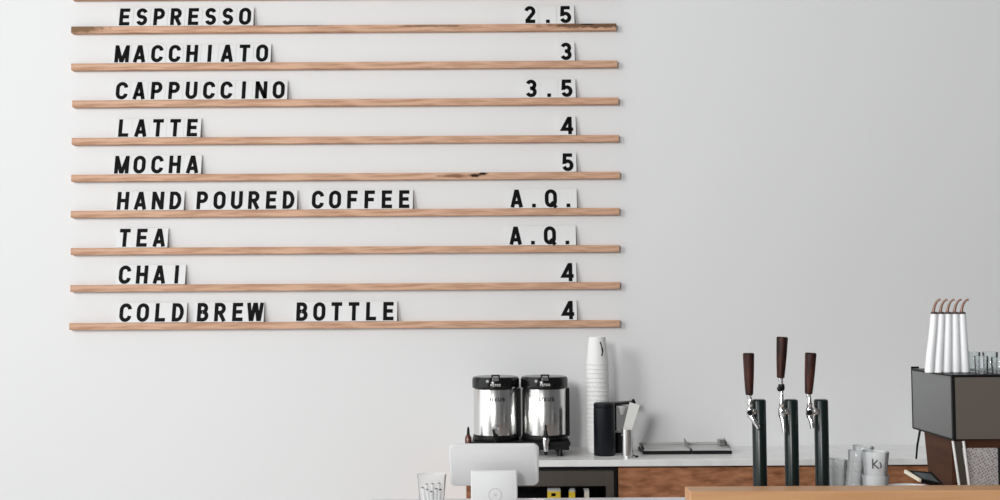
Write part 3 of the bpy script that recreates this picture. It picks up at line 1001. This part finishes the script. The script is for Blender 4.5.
# five slim syrup bottles on top of the machine
DS = 3.235
base_x = [929.2, 938.2, 947.2, 956.2, 965.2]
top_x = [934.2, 941.2, 948.2, 955.2, 962.2]
names = ['leftmost of five white tapered bottles on the espresso machine', 'second from left white tapered bottle on the espresso machine', 'middle one of five white tapered bottles on the espresso machine', 'fourth from left white tapered bottle on the espresso machine', 'rightmost of five white tapered bottles, next to the small glasses']
for k in range(5):
    a = P(base_x[k], 374.2, DS)
    zb = Z1 + .0005
    b = P(top_x[k], 314.0, DS)
    L = b.z - zb
    t = thing('syrup_bottle', names[k], 'bottle', (a.x, DS - 4.8, zb), group='white bottles on the espresso machine')
    dx = b.x - a.x
    rB, rT = 4.44 * px(DS), 3.42 * px(DS)
    bm = bmesh.new()
    pr = [(0, 0), (rB - .002, 0), (rB, .002)]
    for j in range(1, 12):
        f = j / 12
        pr.append((rB + (rT - rB) * f + .0000 * math.sin(PI * f), L * f))
    pr += [(rT, L - .001), (rT - .001, L), (0, L)]
    lathe(bm, pr, 28)
    for v in bm.verts:                          # bottles lean together towards their tops
        f = v.co.z / L
        v.co.x += dx * (f - .03 * math.sin(2 * PI * f))
    obj('bottle_body', bm, M['ceramic'], t, smooth=True)
    cp = obj('cap', La([(0, L), (rT - .0005, L), (rT - .0005, L + .004), (rT - .003, L + .006), (0, L + .006)], 20, at=(dx, 0, .0002)), M['brown'], t, smooth=True)
    s = px(DS)
    obj('pour_spout', Tu([(dx - 1.0 * s, 0, L + .005), (dx - .3 * s, 0, L + 4.5 * s), (dx + 0.6 * s, -.001, L + 8.5 * s), (dx + 2.2 * s, -.003, L + 12 * s), (dx + 4.2 * s, -.005, L + 14 * s), (dx + 6.0 * s, -.007, L + 14.4 * s)], [.0042, .0038, .0034, .0032, .0030, .0028], 12), M['copper'], t, smooth=True)

# small glasses on top of the machine
gl = [(973.0, 3.27, .021, .056, 'small clear glass directly beside the white bottles on the espresso machine'),
      (981.5, 3.20, .019, .048, 'small glass in front, second from the bottles on the espresso machine'),
      (990.5, 3.27, .021, .056, 'small clear glass at the right rear of the espresso machine top'),
      (999.0, 3.20, .021, .044, 'small clear glass cut by the right edge of the photo')]
for xg, d, r, hg, lab in gl:
    q = P(xg, 370, d)
    o = obj('small_glass', La([(0, .0), (r - .003, 0), (r - .002, .002), (r, hg), (r - .0012, hg + .0006), (r - .0034, .009), (0, .008)], 32), M['glass'], smooth=True, angle=50)
    o.location = (q.x, d - 4.8, Z1 + .0006)
    tag(o, lab, 'glass', 'small glasses on the espresso machine')

# ------------------------------------------------------------------ small black scale and white bowl left of the machine
DL = 3.115
q = P(926, 478, DL)
t = thing('counter_display', 'small tilted black display with pale edge between white bowl and espresso machine', 'display', (q.x, DL - 4.8, ZC))
A_, B_, C_, D_ = [P(*v) - t.location for v in ((906.5, 470, 3.145), (921.5, 479.2, 3.085), (945, 485.5, 3.090), (931.5, 472, 3.150))]
nn = (B_ - A_).cross(D_ - A_).normalized()
nn = -nn if nn.z < 0 else nn
top4 = [A_, B_, C_, D_]
sl = obj('slab', hexa(bmesh.new(), [v for v in top4] + [v - nn * .010 for v in top4]), M['black'], t)


def on_slab(u, v, up):
    return A_ + (B_ - A_) * u + (D_ - A_) * v + ((C_ - D_) - (B_ - A_)) * u * v + nn * up


scr = [(.20, .16), (.86, .16), (.86, .84), (.20, .84)]
obj('screen', hexa(bmesh.new(), [on_slab(u, v, .0002) for u, v in scr] + [on_slab(u, v, .0012) for u, v in scr]), M['slate'], sl)
eg = [(0, -.085), (1, -.085), (1, -.004), (0, -.004)]
obj('pale_edge', hexa(bmesh.new(), [on_slab(u, v, .0008) for u, v in eg] + [on_slab(u, v, -.009) for u, v in eg]), M['cream'], sl)
zlo = min(v.z for v in top4)
obj('stand_post', Tu([(0, 0, .008), (0, .002, zlo + .004)], .006, 12), M['white'], t, smooth=True)
obj('stand_foot', Bx(-.03, .03, -.025, .020, .0004, .0078, bev=.002), M['black'], t)

DW = 3.235
q = P(912, 484, DW)
zb_ = P(915, 483.4, DW + .075).z - ZC
rw = 26 * px(DW)
o = obj('white_bowl', La([(0, 0), (rw * .5, 0), (rw * .62, .006), (rw * .92, zb_ * .6), (rw, zb_), (rw - .004, zb_), (rw * .86, zb_ * .6), (rw * .5, .012), (0, .010)], 56), M['ceramic'], smooth=True)
o.location = (q.x, DW - 4.8, ZC + .0004)
tag(o, 'round white bowl whose rim shows just above the oak ledge', 'bowl')

# ------------------------------------------------------------------ payment tablet on its stand
DI = 3.30
c = P(494.2, 464.6, DI)
t = thing('tablet_stand', 'white point-of-sale tablet on a white stand seen from behind', 'tablet stand', (c.x, DI - 4.8, ZC))
zc = c.z - ZC
tilt = math.radians(26)
W, H = 88.5 * px(DI), .141
tb = obj('tablet', rounded_slab(bmesh.new(), W, H, .014, .018, edge=.004), M['white'], t, smooth=True, angle=40)
tb.location = (0, 0, zc)
tb.rotation_euler = (tilt, 0, 0)
# stem: slab in front of the tablet's back, running down to the foot
ws = 45.5 * px(DI)
zs = P(494, 469.8, DI - .04).z - ZC
bm = rounded_slab(bmesh.new(), ws, zs - .006, .016, .006, edge=.003)
st = obj('stem', bm, M['white'], t, smooth=True, angle=40)
st.location = (0, -.046, (zs + .006) / 2)
obj('bracket', Bx(-.05, .05, -.0375, .012, zs - .036, zs - .020, bev=.002), M['white'], t)
obj('foot', Bx(-ws / 2, ws / 2, -.10, .05, .0004, .0058, bev=.002), M['white'], t)
ctr = P(495.3, 495, DI - .055)
cz = ctr.z - ZC - st.location.z
cxl = ctr.x - c.x
bm = bmesh.new()
R6 = 6.2 * px(DI)
ribbon(bm, [(cxl + R6 * math.cos(2 * PI * k / 28), cz + R6 * math.sin(2 * PI * k / 28)) for k in range(28)], .0018, True, -.0086, -.0078, lambda x, z, y: (x, y, z))
s2 = .0024
ribbon(bm, [(cxl - s2, cz - s2), (cxl + s2, cz - s2), (cxl + s2, cz + s2), (cxl - s2, cz + s2)], .0016, True, -.0086, -.0078, lambda x, z, y: (x, y, z))
obj('round_emblem', bm, M['mark'], st)

# ------------------------------------------------------------------ clear cup with straws
DH = 3.32
q = P(431.8, 490, DH)
ztp = P(431.8, 474.5, DH).z - ZC
rt_, rb = 14.2 * px(DH), 11.5 * px(DH)
o = obj('straw_cup', La([(0, .003), (rb - .0015, .003), (rt_ - .0015, ztp), (rt_ - .0005, ztp + .0012), (rt_ + .001, ztp), (rt_ + .0005, ztp - .007), (rt_ - .0008, ztp - .008), (rb, 0), (0, 0)], 40), M['cup_thin'], smooth=True, angle=50)
o.location = (q.x, DH - 4.8, ZC + .0004)
tag(o, 'clear plastic cup full of white straws left of the tablet stand', 'cup')
str_px = [(426.5, 484.0), (432.6, 483.6), (439.2, 483.2), (427.2, 489.6), (436.2, 488.6), (422.5, 487.5), (431.4, 491.5), (440.3, 489.5)]
sn = ['left rear', 'middle rear', 'right rear', 'left front', 'right front', 'leftmost', 'front middle', 'rightmost']
for k, (sx, sy) in enumerate(str_px):
    back = k < 3
    off = .012 if back else -.010
    tip = P(sx, sy, DH + off - .014)
    foot = Vector((q.x + (tip.x - q.x) * .62, DH - 4.8 + off * .6 + .014, ZC + .0075))
    tilt_v = tip - foot
    L = tilt_v.length
    o = obj('straw', La([(0, 0), (.0048, 0), (.0050, L), (.0043, L), (.0041, L - .012), (0, L - .0122)], 16), M['paper'], smooth=True)
    o.location = foot
    o.rotation_euler = Vector((0, 0, 1)).rotation_difference(tilt_v.normalized()).to_euler()
    # black plug that paints in the shade inside the straw's open end
    obj('hollow_shade_plug', La([(0, L - .011), (.0039, L - .011), (.0041, L - .0005), (0, L - .0005)], 14), M['ink'], o)
    tag(o, '%s white straw with dark hollow end in the clear cup' % sn[k], 'straw', 'straws in the clear cup')

# ------------------------------------------------------------------ light
W_ = bpy.data.worlds.new('cafe_daylight')
S.world = W_
W_.use_nodes = True
nt = W_.node_tree
bg = nt.nodes['Background']
tc = nt.nodes.new('ShaderNodeTexCoord')
sp = nt.nodes.new('ShaderNodeSeparateXYZ')
nt.links.new(tc.outputs['Generated'], sp.inputs[0])
ng = nt.nodes.new('ShaderNodeMath')
ng.operation = 'MULTIPLY'
ng.inputs[1].default_value = -1
nt.links.new(sp.outputs['Y'], ng.inputs[0])
at2 = nt.nodes.new('ShaderNodeMath')
at2.operation = 'ARCTAN2'
nt.links.new(sp.outputs['X'], at2.inputs[0])
nt.links.new(ng.outputs[0], at2.inputs[1])
mr = nt.nodes.new('ShaderNodeMapRange')
mr.inputs['From Min'].default_value = -PI
mr.inputs['From Max'].default_value = PI
nt.links.new(at2.outputs[0], mr.inputs['Value'])
rp = nt.nodes.new('ShaderNodeValToRGB')
stops = [(-180, .5), (-100, .6), (-88, 2.1), (-42, 2.1), (-33, .20), (8, .16), (13, .32), (20, .32), (26, .16), (95, .24), (180, .6)]
el = rp.color_ramp.elements
el[0].position, el[1].position = 0, 1
for a_, v_ in stops:
    p_ = (a_ + 180) / 360
    e = el[0] if p_ == 0 else el[len(el) - 1] if p_ == 1 else el.new(p_)
    e.color = (v_ * .985, v_ * 1.0, v_ * 1.012, 1)
nt.links.new(mr.outputs[0], rp.inputs['Fac'])
nt.links.new(rp.outputs['Color'], bg.inputs['Color'])
bg.inputs['Strength'].default_value = 0.68


def window_light(name, loc, target, w, hgt, power, col):
    l = bpy.data.lights.new(name, 'AREA')
    l.shape = 'RECTANGLE'
    l.size, l.size_y = w, hgt
    l.energy = power
    l.color = col
    o = bpy.data.objects.new(name, l)
    C.objects.link(o)
    o.location = loc
    d = Vector(target) - Vector(loc)
    o.rotation_euler = d.to_track_quat('-Z', 'Y').to_euler()
    return o


window_light('window_daylight_side', (-4.2, -4.9, 3.4), (-0.1, 0, 1.6), 1.3, 1.5, 110, (0.99, 1, 1))
window_light('window_daylight_front', (-2.0, -7.7, 3.0), (0.2, 0, 1.6), 0.9, 1.2, 188, (1, 1, 0.995))

S.view_settings.view_transform = 'Standard'
S.view_settings.look = 'None'
S.view_settings.gamma = 1
S.view_settings.use_curve_mapping = False
S.view_settings.exposure = 0.0
